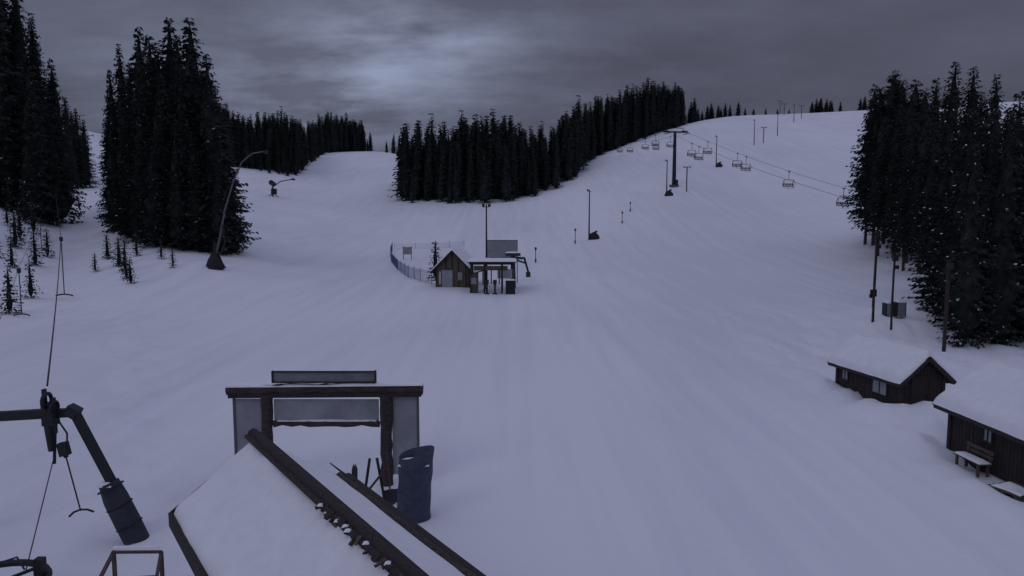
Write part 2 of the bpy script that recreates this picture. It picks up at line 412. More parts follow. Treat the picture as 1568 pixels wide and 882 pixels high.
# ------------------------------------------------------------------ huts
def gable_hut(name, cx, cy, rz, w, L, eave, ridge, over=.35, snow_t=.25, wall=M_WOODD, doors=(), z0=None, over_y=.3, boards=M_WOOD, ragged=.03):
    z=ground(cx,cy) if z0 is None else z0
    E=empty(name,(cx,cy,z),rz)
    rg=random.Random(len(name)+int(cx*10))
    b=MB()
    hw=w/2; hl=L/2
    for sy in(-1,1):
        b.prism([(-hw,sy*(hl-.06),-.4),(hw,sy*(hl-.06),-.4),(hw,sy*(hl-.06),eave),(0,sy*(hl-.06),ridge-.02),(-hw,sy*(hl-.06),eave)],(0,sy*.06,0),wall)
    for sx in(-1,1): b.box((sx*(hw-.03),0,eave/2-.2),(.06,L-.14,eave+.4),wall)
    x=-hw; bw=.16
    while x<hw-.02:
        ww=min(bw*rg.uniform(.85,1.1),hw-x); xc=x+ww/2
        top=eave+(ridge-eave)*(1-abs(xc)/hw)-.06
        for sy in(-1,1): b.box((xc,sy*(hl+.013+rg.uniform(0,.008)),top/2-.2),(ww-.018,.024,top+.4),boards if rg.random()<.75 else wall)
        x+=ww
    y=-hl
    while y<hl-.02:
        ww=min(bw*rg.uniform(.85,1.1),hl-y)
        for sx in(-1,1): b.box((sx*(hw+.013+rg.uniform(0,.008)),y+ww/2,eave/2-.22),(.024,ww-.018,eave+.36),boards if rg.random()<.75 else wall)
        y+=ww
    for sx in(-1,1):
        for sy in(-1,1): b.box((sx*(hw+.02),sy*(hl+.02),eave/2-.2),(.13,.13,eave+.38),wall)
    b.make("walls",E)
    r=MB(); sl=(ridge-eave)/hw; ex=hw+over; ez=ridge-sl*ex; yy=hl+over_y
    for sx in(-1,1):
        r.prism([(0,-yy,ridge),(sx*ex,-yy,ez),(sx*ex,-yy,ez+.07),(0,-yy,ridge+.07)],(0,2*yy,0),M_WOODD)
        for sy in(-1,1): r.beam((0,sy*(yy+.02),ridge+.0),(sx*(ex+.02),sy*(yy+.02),ez+.0),.035,.15,M_WOODD)
        r.beam((sx*(ex+.02),-yy,ez),(sx*(ex+.02),yy,ez),.035,.12,M_WOODD)
        k=int(L/.6)
        for i in range(k+1):
            yv=-hl+L*i/k; r.beam((sx*(hw-.05),yv,eave-.07),(sx*(ex-.03),yv,ez-.045),.07,.08,M_WOODD)
    r.beam((0,-yy,ridge-.08),(0,yy,ridge-.08),.1,.12,M_WOODD)
    r.make("roof",E)
    s=MB()
    for sx in(-1,1):
        s.snow((0,-yy-.04,ridge+.075),(0,2*yy+.08,0),(sx*(ex+.06),0,ez-ridge-.0),snow_t,(1,1,0,1),40,20,seed=cx,er=.18,amp=.25,N=(0,0,1),ragged=ragged)
    s.make("roof_snow",E)
    for kind,side,pos,zz,ww,hh,m in doors:   # side: 'S' gable to -y, 'W' wall to -x
        d=MB()
        def put(c,size,mm):
            if side=='S': d.box((c[0],-hl-.03-c[1],c[2]),(size[0],size[1],size[2]),mm)
            else: d.box((-hw-.03-c[1],c[0],c[2]),(size[1],size[0],size[2]),mm)
        put((pos,.012,zz),(ww,.02,hh),m)
        for a in(-1,1): put((pos+a*ww/2,.022,zz),(.06,.05,hh+.12),boards)
        for a in(-1,1): put((pos,.026,zz+a*(hh/2+.02)),(ww-.06,.05,.06),boards)
        if kind=='window': put((pos,.028,zz),(.035,.03,hh-.05),boards)
        else: put((pos+ww*.35,.04,zz),(.03,.05,.10),M_METAL)
        d.make(kind,E)
    return E
gable_hut("wooden_hut",15.25,29.2,rad(11.6),1.8,3.7,1.52,2.30,.28,.20,z0=-.14,doors=[('window','W',-.75,.95,.85,.62,M_GLASS),('window','W',1.35,1.0,.4,.5,M_GLASS),('door','S',-.1,.75,.75,1.5,M_WOODD)],boards=M_WOODD)
gable_hut("wooden_hut",15.4,19.8,rad(3),2.5,6.0,1.68,2.58,.40,.20,z0=.02,doors=[('window','W',1.3,1.05,.38,.45,M_GLASS),('door','W',-.6,.8,.8,1.6,M_RED)],boards=M_WOODD,ragged=.015)
gable_hut("lift_operator_hut",-5.55,74.2,rad(-10),3.3,3.8,2.35,4.0,.55,.14,doors=[('door','S',-.55,1.15,1.15,1.9,M_PANEL),('window','S',.75,1.5,.5,.8,M_GLASS),('window','S',-1.3,1.3,.25,1.3,M_WHITE)],boards=M_WOODL,z0=.0)

# ------------------------------------------------------------------ boarding shelter at the lift
def shelter():
    x0,x1=-4.05,.25; yf=68.6; yb=71.2; zt=2.9
    E=empty("lift_boarding_shelter",(0,0,0)); b=MB()
    for x in(x0+.2,-2.6,-.95,x1-.15):
        b.beam((x,yf,-.2),(x,yf,zt),.16,.16,M_WOODD)
        b.beam((x,yb,-.2),(x,yb,zt),.16,.16,M_WOODD)
    b.beam((x0,yf,zt+.08),(x1,yf,zt+.08),.14,.2,M_WOODD); b.beam((x0,yb,zt+.08),(x1,yb,zt+.08),.14,.2,M_WOODD)
    b.box(((x0+x1)/2,(yf+yb)/2,zt+.23),(x1-x0+.4,yb-yf+.5,.08),M_WOODD)
    b.box((-3.6,yf+.3,1.0),(.75,.7,2.0),M_WOOD); b.box((-3.6,yf-.07,1.35),(.5,.03,.6),M_GLASS)
    b.box((-.15,yf-.25,.75),(.9,.5,1.35),M_RUBBER); b.box((-.6,yf+1.5,1.9),(1.6,.06,.9),M_WHITE)
    b.box((-2.0,yf+.02,2.55),(3.2,.06,.42),M_WOOD)
    for x in(-2.75,-1.95,-1.2): b.beam((x,yf+.1,1.0),(x,yf+.1,2.35),.10,.05,M_WOODD)
    b.make("frame",E)
    s=MB(); s.snow((x0-.2,yf-.3,zt+.27),(x1-x0+.4,0,0),(0,yb-yf+.6,0),.18,nu=24,nv=10,er=.2); s.snow((-.62,yf-.52,1.43),(.94,0,0),(0,.54,0),.12,nu=8,nv=8,er=.15); s.make("roof_snow",E)
shelter()
def turnstile(x,y):
    b=MB(); b.tube([(0,0,-.1),(0,0,1.0)],.09,M_METAL,10); b.box((0,0,1.1),(.34,.34,.40),M_METAL)
    for a in(-1,0,1): b.tube([(0,-.1,.95),(.32*a,-.2,.62)],.025,M_GALV,6)
    b.box((0,0,.02),(.45,.45,.08),M_METAL); b.make("ski_pass_turnstile",loc=(x,y,ground(x,y)))
turnstile(-2.35,68.2); turnstile(-1.6,68.2)
def bullwheel():
    E=empty("chairlift_bullwheel",(.1,72.5,ground(.3,72.5)))
    b=MB(); b.ring((0,0,3.0),1.15,.09,M_GREEN); b.ring((0,0,3.0),.3,.08,M_GREEN,n=12)
    for i in range(6):
        a=i*math.pi/3+.2; b.tube([(0,0,3.0),(math.cos(a)*1.15,math.sin(a)*1.15,3.0)],.05,M_GREEN,6)
    b.box((0,.2,3.35),(1.5,.8,.3),M_GREEN); b.tube([(0,0,-.2),(0,0,3.3)],[.3,.2],M_METAL,12)
    b.beam((0,0,2.9),(1.3,-.2,2.5),.14,.16,M_METAL); b.tube([(1.1,-.3,3.1),(1.35,-.5,2.2),(1.6,-.5,1.3)],.10,M_METAL,8); b.box((1.5,-.5,1.4),(.45,.4,.5),M_GREEN)
    b.make("wheel_and_mast",E)
    s=MB(); s.snow((-.75,-.2,3.51),(1.5,0,0),(0,.8,0),.12,nu=10,nv=8,er=.2); s.make("snow_cap",E)
bullwheel()
def screen():
    b=MB(); x0,x1,y=-2.7,.55,76.5; z0=2.9; z1=4.9
    b.box(((x0+x1)/2,y,(z0+z1)/2),(x1-x0,.06,z1-z0),M_PANEL)
    for x in(x0,x1,(x0+x1)/2): b.beam((x,y+.1,-.2),(x,y+.1,z1+.05),.09,.09,M_GALV)
    for z in(z0,z1): b.beam((x0,y-.04,z),(x1,y-.04,z),.06,.06,M_GALV)
    b.make("notice_screen_board")
screen()
def noticeboard(x,y):
    b=MB(); 
    for a in(-.6,.6): b.beam((a,0,-.2),(a,0,1.9),.08,.08,M_METAL)
    b.box((0,-.06,1.25),(1.35,.05,1.0),M_PANEL); b.beam((-.7,-.07,1.8),(.7,-.07,1.8),.06,.06,M_METAL)
    b.make("piste_information_board",loc=(x,y,ground(x,y)))
noticeboard(-15.3,107)

# ------------------------------------------------------------------ fence (blue netting)
def net_fence(name, pts, h=1.3, mat=None, r=.012):
    mat=mat or M_NET
    b=MB(); pts=[Vector((p[0],p[1],0)) for p in pts]; P=[]
    for i in range(len(pts)-1):
        n=max(1,int((pts[i+1]-pts[i]).length/2.4))
        for k in range(n): P.append(pts[i].lerp(pts[i+1],k/n))
    P.append(pts[-1])
    for p in P: p.z=ground(p.x,p.y)
    for i,p in enumerate(P):
        b.tube([p-Vector((0,0,.3)),p+Vector((0,0,h+.15))],.03,mat,6)
        if i<len(P)-1:
            q=P[i+1]
            for k in range(7):
                z=Vector((0,0,.12+k*(h-.12)/6)); sag=Vector((0,0,-.05))
                b.tube([p+z,(p+q)/2+z+sag,q+z],r if k not in(0,6) else r*1.5,mat,4,cap=False)
            for k in range(1,14):
                w=p.lerp(q,k/14); b.tube([w+Vector((0,0,.1)),w+Vector((0,0,h-.04))],r*.7,mat,4,cap=False)
    b.make(name)
net_fence("blue_net_fence",[(-19.6,120),(-18.6,112),(-17.0,103),(-14.4,92),(-11.8,83),(-9.8,78),(-8.2,74.5)])
net_fence("net_fence",[(-19.4,121),(-16,121.5),(-12.7,121),(-8,122)],.9,M_GALV,.006)

# ------------------------------------------------------------------ poles
def light_pole(x,y,h,name="floodlight_pole",heads=2,r=.09):
    b=MB(); b.tube([(0,0,-.4),(0,0,h)],[r,r*.6],M_METAL,8)
    b.beam((-.35,0,h-.25),(.35,0,h-.25),.06,.06,M_METAL)
    for i in range(heads):
        a=-.3+.6*i/max(1,heads-1); b.box((a,-.12,h-.08),(.26,.2,.24),M_METAL,Matrix.Rotation(.5,3,'X')); 
    b.box((0,-.14,1.3),(.22,.14,.4),M_METAL)
    b.make(name,loc=(x,y,ground(x,y)))
def wood_pole(x,y,h,r=.1):
    b=MB(); b.log((0,0,-.3),(0,0,h),r,M_WOODD,int(x*7),8,.1,8)
    b.box((0,-.1,h-.3),(.3,.2,.35),M_METAL); b.box((.12,-.1,h-.85),(.2,.16,.22),M_METAL); b.tube([(-.25,0,h+.02),(.25,0,h+.02)],.03,M_METAL,6)
    b.make("utility_pole",loc=(x,y,ground(x,y)))
light_pole(-2.55,73.1,8.2,heads=2,r=.11)
for x,y,h in [(12.4,118,8.0),(32.5,155,7.4),(52.4,190,7.8),(72.4,222,7.4),(85.7,240,7.0),(106,280,6.5)]:
    light_pole(x,y,h,r=.13,heads=1)
wood_pole(22.9,46,5.7,.08); wood_pole(23.35,44.6,4.7,.07); wood_pole(23.7,39.6,5.0,.10)

def drag_pylon(x,y,h,arm=1.2):
    b=MB(); b.tube([(0,0,-.4),(0,0,h)],.12,M_METAL,8); b.beam((-arm,0,h),(arm,0,h),.12,.14,M_METAL)
    for a in(-1,1):
        b.ring((a*arm,0,h+.05),.2,.04,M_METAL,'x',n=12); b.beam((a*arm,-.4,h-.12),(a*arm,.4,h-.12),.06,.08,M_METAL)
    b.make("drag_lift_pylon",loc=(x,y,ground(x,y)))
drag_pylon(37.4,158,5.2,.7); drag_pylon(76.2,225,4.6,.7); drag_pylon(115,296,5,.8)
for x,y,h in [(120.5,330,5),(124,345,6)]: drag_pylon(x,y,h)
drag_pylon(-70,115,6.2,1.5); drag_pylon(-107,183,7,1.5); drag_pylon(-65.5,103,5.5,.8); drag_pylon(-112,196,7.5,1.5); drag_pylon(-148,255,8,1.5)

def slope_marker(x,y,h):
    b=MB(); b.tube([(0,0,-.3),(0,0,h)],.05,M_METAL,6); b.box((0,-.05,h-.2),(.28,.05,.34),M_METAL); b.box((0,0,.3),(.24,.2,.45),M_GALV)
    b.make("piste_marker_post",loc=(x,y,ground(x,y)))
for x,y,h in [(3.2,99,2.1),(10.1,117,2.4),(19.8,132,2.2),(23.0,143,1.9)]: slope_marker(x,y,h)

# ------------------------------------------------------------------ chairlift
PX,PY=36.2,165.0; PZ=ground(PX,PY); ctop=25.9
def chair_pylon():
    E=empty("chairlift_pylon",(PX,PY,PZ),rad(10)); H=ctop-PZ; b=MB()
    b.tube([(0,0,-.5),(0,0,H)],[.48,.30],M_METAL,14); b.beam((-2.6,0,H),(2.6,0,H),.28,.32,M_METAL)
    b.beam((-1.9,0,H+.85),(1.9,0,H+.85),.10,.12,M_METAL)
    for a in(-1,1):
        b.beam((a*1.9,0,H),(a*1.9,0,H+.85),.08,.08,M_METAL)
        b.beam((a*2.3,-1.7,H-.25),(a*2.3,1.7,H+.2),.12,.16,M_METAL)
        for k in(-1.4,-.7,0,.7,1.4): b.ring((a*2.3,k,H+.12+k*.13),.2,.06,M_RUBBER,'x',n=12)
        b.box((a*2.3+.4,0,H-.35),(.5,3.0,.05),M_METAL); 
    b.box((0,0,.15),(1.6,1.6,.6),M_GALV); b.box((.3,-.7,.9),(.6,.4,1.2),M_METAL)
    for k in range(20): b.beam((-.18,-.5,.5+k*.5),(.18,-.5,.5+k*.5),.025,.025,M_METAL)
    b.make("mast",E)
chair_pylon()
ca,sa=math.cos(rad(10)),math.sin(rad(10))
LR=[(50.2,90,8.2),(PX+2.3*ca,PY+2.3*sa,ctop+.25),(41.5,255,33.0)]
LL=[(45.6,90,8.2),(PX-2.3*ca,PY-2.3*sa,ctop+.25),(34.8,255,32.0)]
def cable(name,segs,r=.03,sag=.012):
    b=MB(); pts=[]
    for i in range(len(segs)-1):
        p=Vector(segs[i]);q=Vector(segs[i+1]);L=(q-p).length
        for k in range(12): 
            t=k/12; w=p.lerp(q,t); w.z-=4*t*(1-t)*sag*L; pts.append(w)
    pts.append(Vector(segs[-1])); b.tube(pts,r,M_METAL,5); b.make(name)
cable("chairlift_cable",[(52.5,70,5.5)]+LR+[(47,300,46)],.026); cable("chairlift_cable",[(48,70,5.5)]+LL+[(40,300,46)],.026)
def chair_mesh():
    b=MB()
    b.box((0,0,-.05),(.12,.5,.18),M_GALV)
    b.tube([(0,0,0),(0,.02,-.5),(0,.12,-1.0),(0,0,-1.4)],.045,M_GALV,6)
    b.tube([(-.85,0,-1.4),(.85,0,-1.4)],.045,M_GALV,6)
    for a in(-1,1):
        b.tube([(a*.85,0,-1.4),(a*.9,.28,-1.9),(a*.9,.25,-2.45),(a*.9,-.3,-2.55)],.045,M_METAL,6)
        b.tube([(a*.85,0,-1.45),(a*.92,-.35,-2.05),(a*.88,-.5,-2.2)],.032,M_GALV,5)
        b.tube([(a*.45,-.4,-2.2),(a*.45,-.6,-2.85)],.022,M_GALV,5)
    b.box((0,-.02,-2.52),(1.75,.5,.10),M_RUBBER)
    for k in range(7): b.box((-.78+k*.26,.27,-2.15),(.15,.04,.42),M_METAL,Matrix.Rotation(-.15,3,'X'))
    b.tube([(-.9,-.45,-2.2),(.9,-.45,-2.2)],.025,M_GALV,6); b.tube([(-.65,-.6,-2.85),(.65,-.6,-2.85)],.022,M_GALV,6)
    ob=b.make("tmp"); me=ob.data; bpy.data.objects.remove(ob); return me
CH=chair_mesh()
def chair(line,y,rz=0.17):
    for i in range(len(line)-1):
        p=Vector(line[i]);q=Vector(line[i+1])
        if p.y<=y<=q.y:
            t=(y-p.y)/(q.y-p.y); w=p.lerp(q,t); w.z-=4*t*(1-t)*.012*(q-p).length
            ob=bpy.data.objects.new("ski_lift_chair",CH); scene.collection.objects.link(ob); ob.location=w; ob.rotation_euler=(0,0,rz); return
for y in (106,121,136,139.5,153,183,205): chair(LR,y)
for y in (146,149.5,176,190,216,238): chair(LL,y,rad(10)+.1)

# ------------------------------------------------------------------ snow guns
def lance():
    E=empty("snow_lance",(-28.9,71,ground(-28.9,71)-.05)); b=MB()
    pts=[(0,0,.9),(.6,0,3.0),(1.2,-.1,5.6),(2.2,-.2,8.4),(3.1,-.3,10.2),(4.1,-.3,11.0),(5.3,-.3,11.2)]
    b.tube(pts,[.13,.11,.09,.075,.065,.055,.05],M_GALV,8); b.box((5.4,-.3,11.15),(.35,.3,.3),M_METAL)
    b.tube([(0.1,-.1,.4),(1.2,-.3,2.5),(.9,-.1,4.2)],.06,M_METAL,6)
    b.tube([(0,0,-.2),(.1,0,2.2)],.18,M_METAL,8)
    b.beam((-.8,0,.1),(1.0,0,.1),.4,.2,M_METAL); b.beam((.9,0,.1),(.3,0,1.7),.1,.1,M_METAL)
    b.make("lance_tube",E)
    c=MB(); n=10; vs=[];fs=[]
    prof=[(.9,-.1),(.85,.3),(.62,.8),(.36,1.3),(.2,1.6)]
    rg=random.Random(3)
    for r,z in prof:
        for k in range(n):
            a=2*math.pi*k/n; q=r*rg.uniform(.8,1.15); vs.append((math.cos(a)*q,math.sin(a)*q*.8,z))
    for j in range(len(prof)-1):
        for k in range(n): fs.append((j*n+k,j*n+(k+1)%n,(j+1)*n+(k+1)%n,(j+1)*n+k))
    c.add(vs,fs,M_RUBBER); c.make("valve_cover",E)
lance()
def fan_gun(x,y,s=1.0,name="snow_gun"):
    b=MB(); b.tube([(0,0,-.3),(0,0,1.6)],.14,M_METAL,8)
    b.tube([(0,.5,2.0),(0,-.6,2.2)],[.42,.36],M_METAL,14,cap=True); b.ring((0,-.62,2.2),.38,.05,M_GALV,'y',n=16)
    b.tube([(0,0,1.5),(1.3,0,2.4),(3.4,0,2.8)],.08,M_METAL,6); b.box((3.4,0,2.75),(.5,.3,.3),M_METAL)
    for a in(0,2.1,4.2): b.beam((0,0,.5),(math.cos(a)*.9,math.sin(a)*.9,-.05),.1,.1,M_METAL)
    b.box((.1,.3,.8),(.8,.6,.9),M_METAL)
    o=b.make(name,loc=(x,y,ground(x,y))); o.scale=(s,s,s)
fan_gun(-58.4,180,1.5)
def covered_gun(x,y):
    b=MB(); vs=[];fs=[];n=10;rg=random.Random(8)
    for r,z in [(1.0,-.1),(.95,.4),(.6,.85),(.2,1.05)]:
        for k in range(n):
            a=2*math.pi*k/n;q=r*rg.uniform(.85,1.12); vs.append((math.cos(a)*q,math.sin(a)*q*.7,z))
    for j in range(3):
        for k in range(n): fs.append((j*n+k,j*n+(k+1)%n,(j+1)*n+(k+1)%n,(j+1)*n+k))
    b.add(vs,fs,M_RUBBER); b.tube([(-.4,0,.8),(.5,-.3,1.25)],.16,M_METAL,8); b.make("covered_snow_gun",loc=(x,y,ground(x,y)))
covered_gun(13.2,118.2)
for x,y in [(32.9,154.6),(53,189.5)]:
    covered_gun(x,y); 

# ------------------------------------------------------------------ gate
def gate():
    E=empty("timber_entrance_gate"); y=19.8; b=MB()
    b.log((-7.85,y,2.70),(-2.45,y,2.74),.145,M_LOG,4,18,.12,10)
    b.beam((-7.8,y-.05,2.56),(-2.5,y-.05,2.60),.16,.12,M_WOODD)
    for x,sd in((-6.78,1),(-3.48,2)): b.log((x,y-.02,-.3),(x,y-.02,2.6),.17,M_LOG,sd,12,.10,10)
    b.log((-6.6,y,1.76),(-3.65,y,1.76),.085,M_LOG,9,12,.25,8)
    for x in(-7.68,-2.6): b.beam((x,y,.0),(x,y,2.5),.06,.06,M_GALV)
    b.make("log_frame",E)
    p=MB(); p.box(((-6.6-3.67)/2,y+.02,2.13),(2.9,.03,.62),M_PANEL)
    p.box((-7.3,y+.02,1.35),(.72,.03,2.2),M_PANEL); p.box((-2.96,y+.02,1.4),(.72,.03,2.2),M_PANEL); p.make("panels",E)
    q=MB(); q.box((-5.16,y-.02,3.09),(2.80,.10,.30),M_SIGN)
    for z in(2.94,3.24): q.beam((-6.57,y-.05,z),(-3.75,y-.05,z),.14,.035,M_WOODD)
    for x in(-6.57,-3.75): q.beam((x,y-.05,2.93),(x,y-.05,3.25),.035,.145,M_WOODD)
    for x in(-6.1,-4.2): q.beam((x,y,2.8),(x,y,2.96),.05,.05,M_METAL)
    q.make("sign_board",E)
    s=MB(); s.snow((-7.85,y-.13,2.80),(5.4,0,0.05),(0,.28,0),.08,nu=50,nv=8,er=.12,amp=.9,N=(0,0,1)); s.snow((-6.55,y-.08,3.255),(2.78,0,0),(0,.12,0),.03,nu=30,nv=6,er=.06,amp=.8)
    s.snow((-6.5,y-.07,1.83),(2.75,0,0),(0,.14,0),.04,nu=30,nv=6,er=.06,amp=1.2); s.make("snow_caps",E)
gate()
def rolled_mat():
    b=MB(); n=60; r0=.46;h=1.74;vs=[];turns=1.35; rows=6
    for j in range(rows+1):
        f=j/rows
        for i in range(n+1):
            t=i/n; a=-2.6+t*turns*2*math.pi; r=(r0-.08*t)*(1-.10*math.sin(f*math.pi)*.5)+ .014*math.sin(t*31+f*5)+.012*math.sin(f*17+t*9)
            vs.append((math.cos(a)*r+.08*f,math.sin(a)*r,h*f+(.10*math.cos(a-.2)+.02*math.sin(t*23))*f))
    m=len(vs); vs+= [(x*.92,y*.92,z) for x,y,z in vs]
    fs=[]; w=n+1
    for j in range(rows):
        for i in range(n):
            a=j*w+i; fs+= [(a,a+1,a+w+1,a+w),(m+a,m+a+w,m+a+w+1,m+a+1)]
    for i in range(n):
        a=rows*w+i; fs.append((a,a+1,m+a+1,m+a))
    b.add(vs,fs,M_BLUE,True); b.tube([(.1,0,0),(.14,0,1.65)],.12,M_LOG,8)
    b.snow((-.32,-.32,1.50),(.75,0,0),(0,.64,0),.06,nu=10,nv=10,er=.2,amp=1)
    b.make("blue_safety_mat_roll",loc=(-2.42,17.3,ground(-2.42,17.3)-.08))
rolled_mat()
def shovel(x,y,rz,lean):
    b=MB(); b.tube([(0,0,.35),(0,lean,1.45)],.022,M_WOOD,8); b.tube([(-.09,lean,1.45),(.09,lean,1.45)],.02,M_PAD,8)
    vs=[(-.2,0,.42),(.2,0,.42),(.22,-.02,.1),(.0,-.03,-.02),(-.22,-.02,.1),(0,.06,.42),(0,.04,.1)]
    b.add(vs,[(0,5,6,4),(5,1,2,6),(4,6,3),(6,2,3)],M_PAD); b.make("snow_shovel",loc=(x,y,ground(x,y)),rz=rz)
shovel(-3.15,18.3,.4,.35)
def ski_rack():
    b=MB()
    for a in(-.3,.3): b.beam((a,0,0),(a*.3,0,1.35),.07,.05,M_WOODD)
    b.beam((-.33,-.05,.3),(.33,-.05,1.1),.06,.05,M_RED)
    for a,t in((-.55,.25),(-.47,.1)):
        b.prism([(a-.05,-.02,0),(a+.05,-.02,0),(a+.05+t*.2,.1,1.05),(a+t*.2,.12,1.2),(a-.05+t*.2,.1,1.05)],(0,.03,0),M_PAD)
    b.make("ski_rack",loc=(-3.55,18.2,ground(-3.55,18.2)-.05),rz=.2)
ski_rack()

# ------------------------------------------------------------------ foreground cabin roof
def cabin():
    E=empty("snow_covered_cabin")
    R0=Vector((-4.73,13.1,3.35)); d=Vector((.566,-.824,0)); pl=Vector((-.824,-.566,0)); drop=1.03; Lr=10.0
    b=MB()
    for sgn,W in((1,1.46),(-1,1.66)):
        p=pl*sgn
        e0=R0+p*W-Vector((0,0,drop))
        nrm=Vector((0,0,-.09))
        b.prism([R0+nrm,e0+nrm,e0+nrm*2,R0+nrm*2],d*Lr,M_WOODD)
        b.beam(e0-Vector((0,0,.1))-d*.05,e0-Vector((0,0,.1))+d*Lr,.07,.24,M_WOODD)
        b.beam(R0-d*.05+Vector((0,0,-.07)),e0-d*.05-Vector((0,0,.06)),.05,.14,M_WOODD)
        w0=R0+p*(W-.35)+d*.45; b.prism([Vector((w0.x,w0.y,-.3)),Vector((w0.x,w0.y,2.4)),w0+p*-.08-Vector((0,0,.95)),Vector((w0.x,w0.y,-.3))-p*.08],d*(Lr-.6),M_WOOD)
    g=R0+d*.45; hwv=pl*1.11
    b.prism([Vector((g.x,g.y,-.3))+hwv,Vector((g.x,g.y,2.4))+hwv,g-Vector((0,0,.2)),Vector((g.x,g.y,2.4))-hwv,Vector((g.x,g.y,-.3))-hwv],d*.08,M_WOOD)
    b.make("cabin_body",E)
    r=MB(); rg=random.Random(2)
    up=Vector((0,0,.12))
    r.log(R0-d*.12+up,R0+d*Lr+up,.09,M_WOODD,5,40,.18,8)
    r.beam(R0-d*.1+up-pl*.07+Vector((0,0,-.02)),R0+d*Lr+up-pl*.07+Vector((0,0,-.02)),.12,.12,M_WOODD)
    r.beam(R0-d*.1+up+pl*.09+Vector((0,0,-.01)),R0+d*Lr+up+pl*.09+Vector((0,0,-.01)),.12,.06,M_WOODD)
    t=3.9
    while t<Lr:
        q=R0+d*t+up+pl*rg.uniform(.11,.17)+Vector((0,0,rg.uniform(-.04,.02)))
        R=Matrix.Rotation(math.atan2(pl.y,pl.x)+rg.uniform(-.35,.35),3,'Z')@Matrix.Rotation(rg.uniform(.3,.8),3,'Y')
        r.box(q,(rg.uniform(.07,.15),rg.uniform(.03,.09),rg.uniform(.015,.035)),rg.choice([M_WOODD,M_WOODD,M_WOOD]),R)
        if rg.random()<.3: r.snow(q+Vector((-.04,-.04,.01)),(.09,0,0),(0,.09,0),.03,nu=4,nv=4,er=.05)
        t+=rg.uniform(.04,.16)
    e0=R0-pl*1.66-Vector((0,0,drop))
    r.beam(e0+Vector((0,0,.04))+d*.1+pl*.04,e0+Vector((0,0,.04))+d*Lr+pl*.04,.30,.16,M_WOODD)
    r.log(e0+Vector((0,0,.11))+d*.1+pl*.10,e0+Vector((0,0,.11))+d*Lr+pl*.10,.07,M_LOG,12,40,.15,8)
    r.tube([e0-d*.65+Vector((0,0,.12)),e0+d*.6+Vector((0,0,.12))],[.012,.03],M_METAL,6)
    r.make("ridge_and_eave_timber",E)
    s=MB()
    s.snow(R0+d*.0,d*(Lr+.1),pl*(1.43)-Vector((0,0,drop)),.13,(1,1,0,1),90,30,3,.16,.45,N=(0,0,1),ragged=.04)
    s.snow(R0+d*.0,d*(Lr+.1),-pl*(1.50)-Vector((0,0,drop*.92)),.10,(1,1,0,1),70,20,7,.2,.3,N=(0,0,1))
    s.make("roof_snow",E)
cabin()

def ladder():
    b=MB()
    A0=Vector((-7.55,13.3,1.15)); A1=Vector((-6.9,10.9,1.0)); B0=Vector((-6.65,13.3,1.15)); B1=Vector((-5.9,11.3,.95))
    b.beam(A0,A1,.05,.07,M_WOOD); b.beam(B0,B1,.05,.07,M_WOOD)
    for t in(.05,.45,.8): b.beam(A0.lerp(A1,t)+Vector((0,0,.06)),B0.lerp(B1,t)+Vector((0,0,.06)),.05,.045,M_WOOD)
    b.beam(A0,Vector((-7.55,13.3,-.1)),.06,.06,M_WOOD); b.beam(B0,Vector((-6.65,13.3,-.1)),.06,.06,M_WOOD)
    b.beam(A1,Vector((-6.9,10.9,-.1)),.06,.06,M_WOOD)
    b.snow(A0+Vector((0,-.05,.09)),(B0-A0),(0,.08,0),.03,nu=12,nv=4,er=.05,N=(0,0,1))
    b.make("wooden_ladder")
ladder()

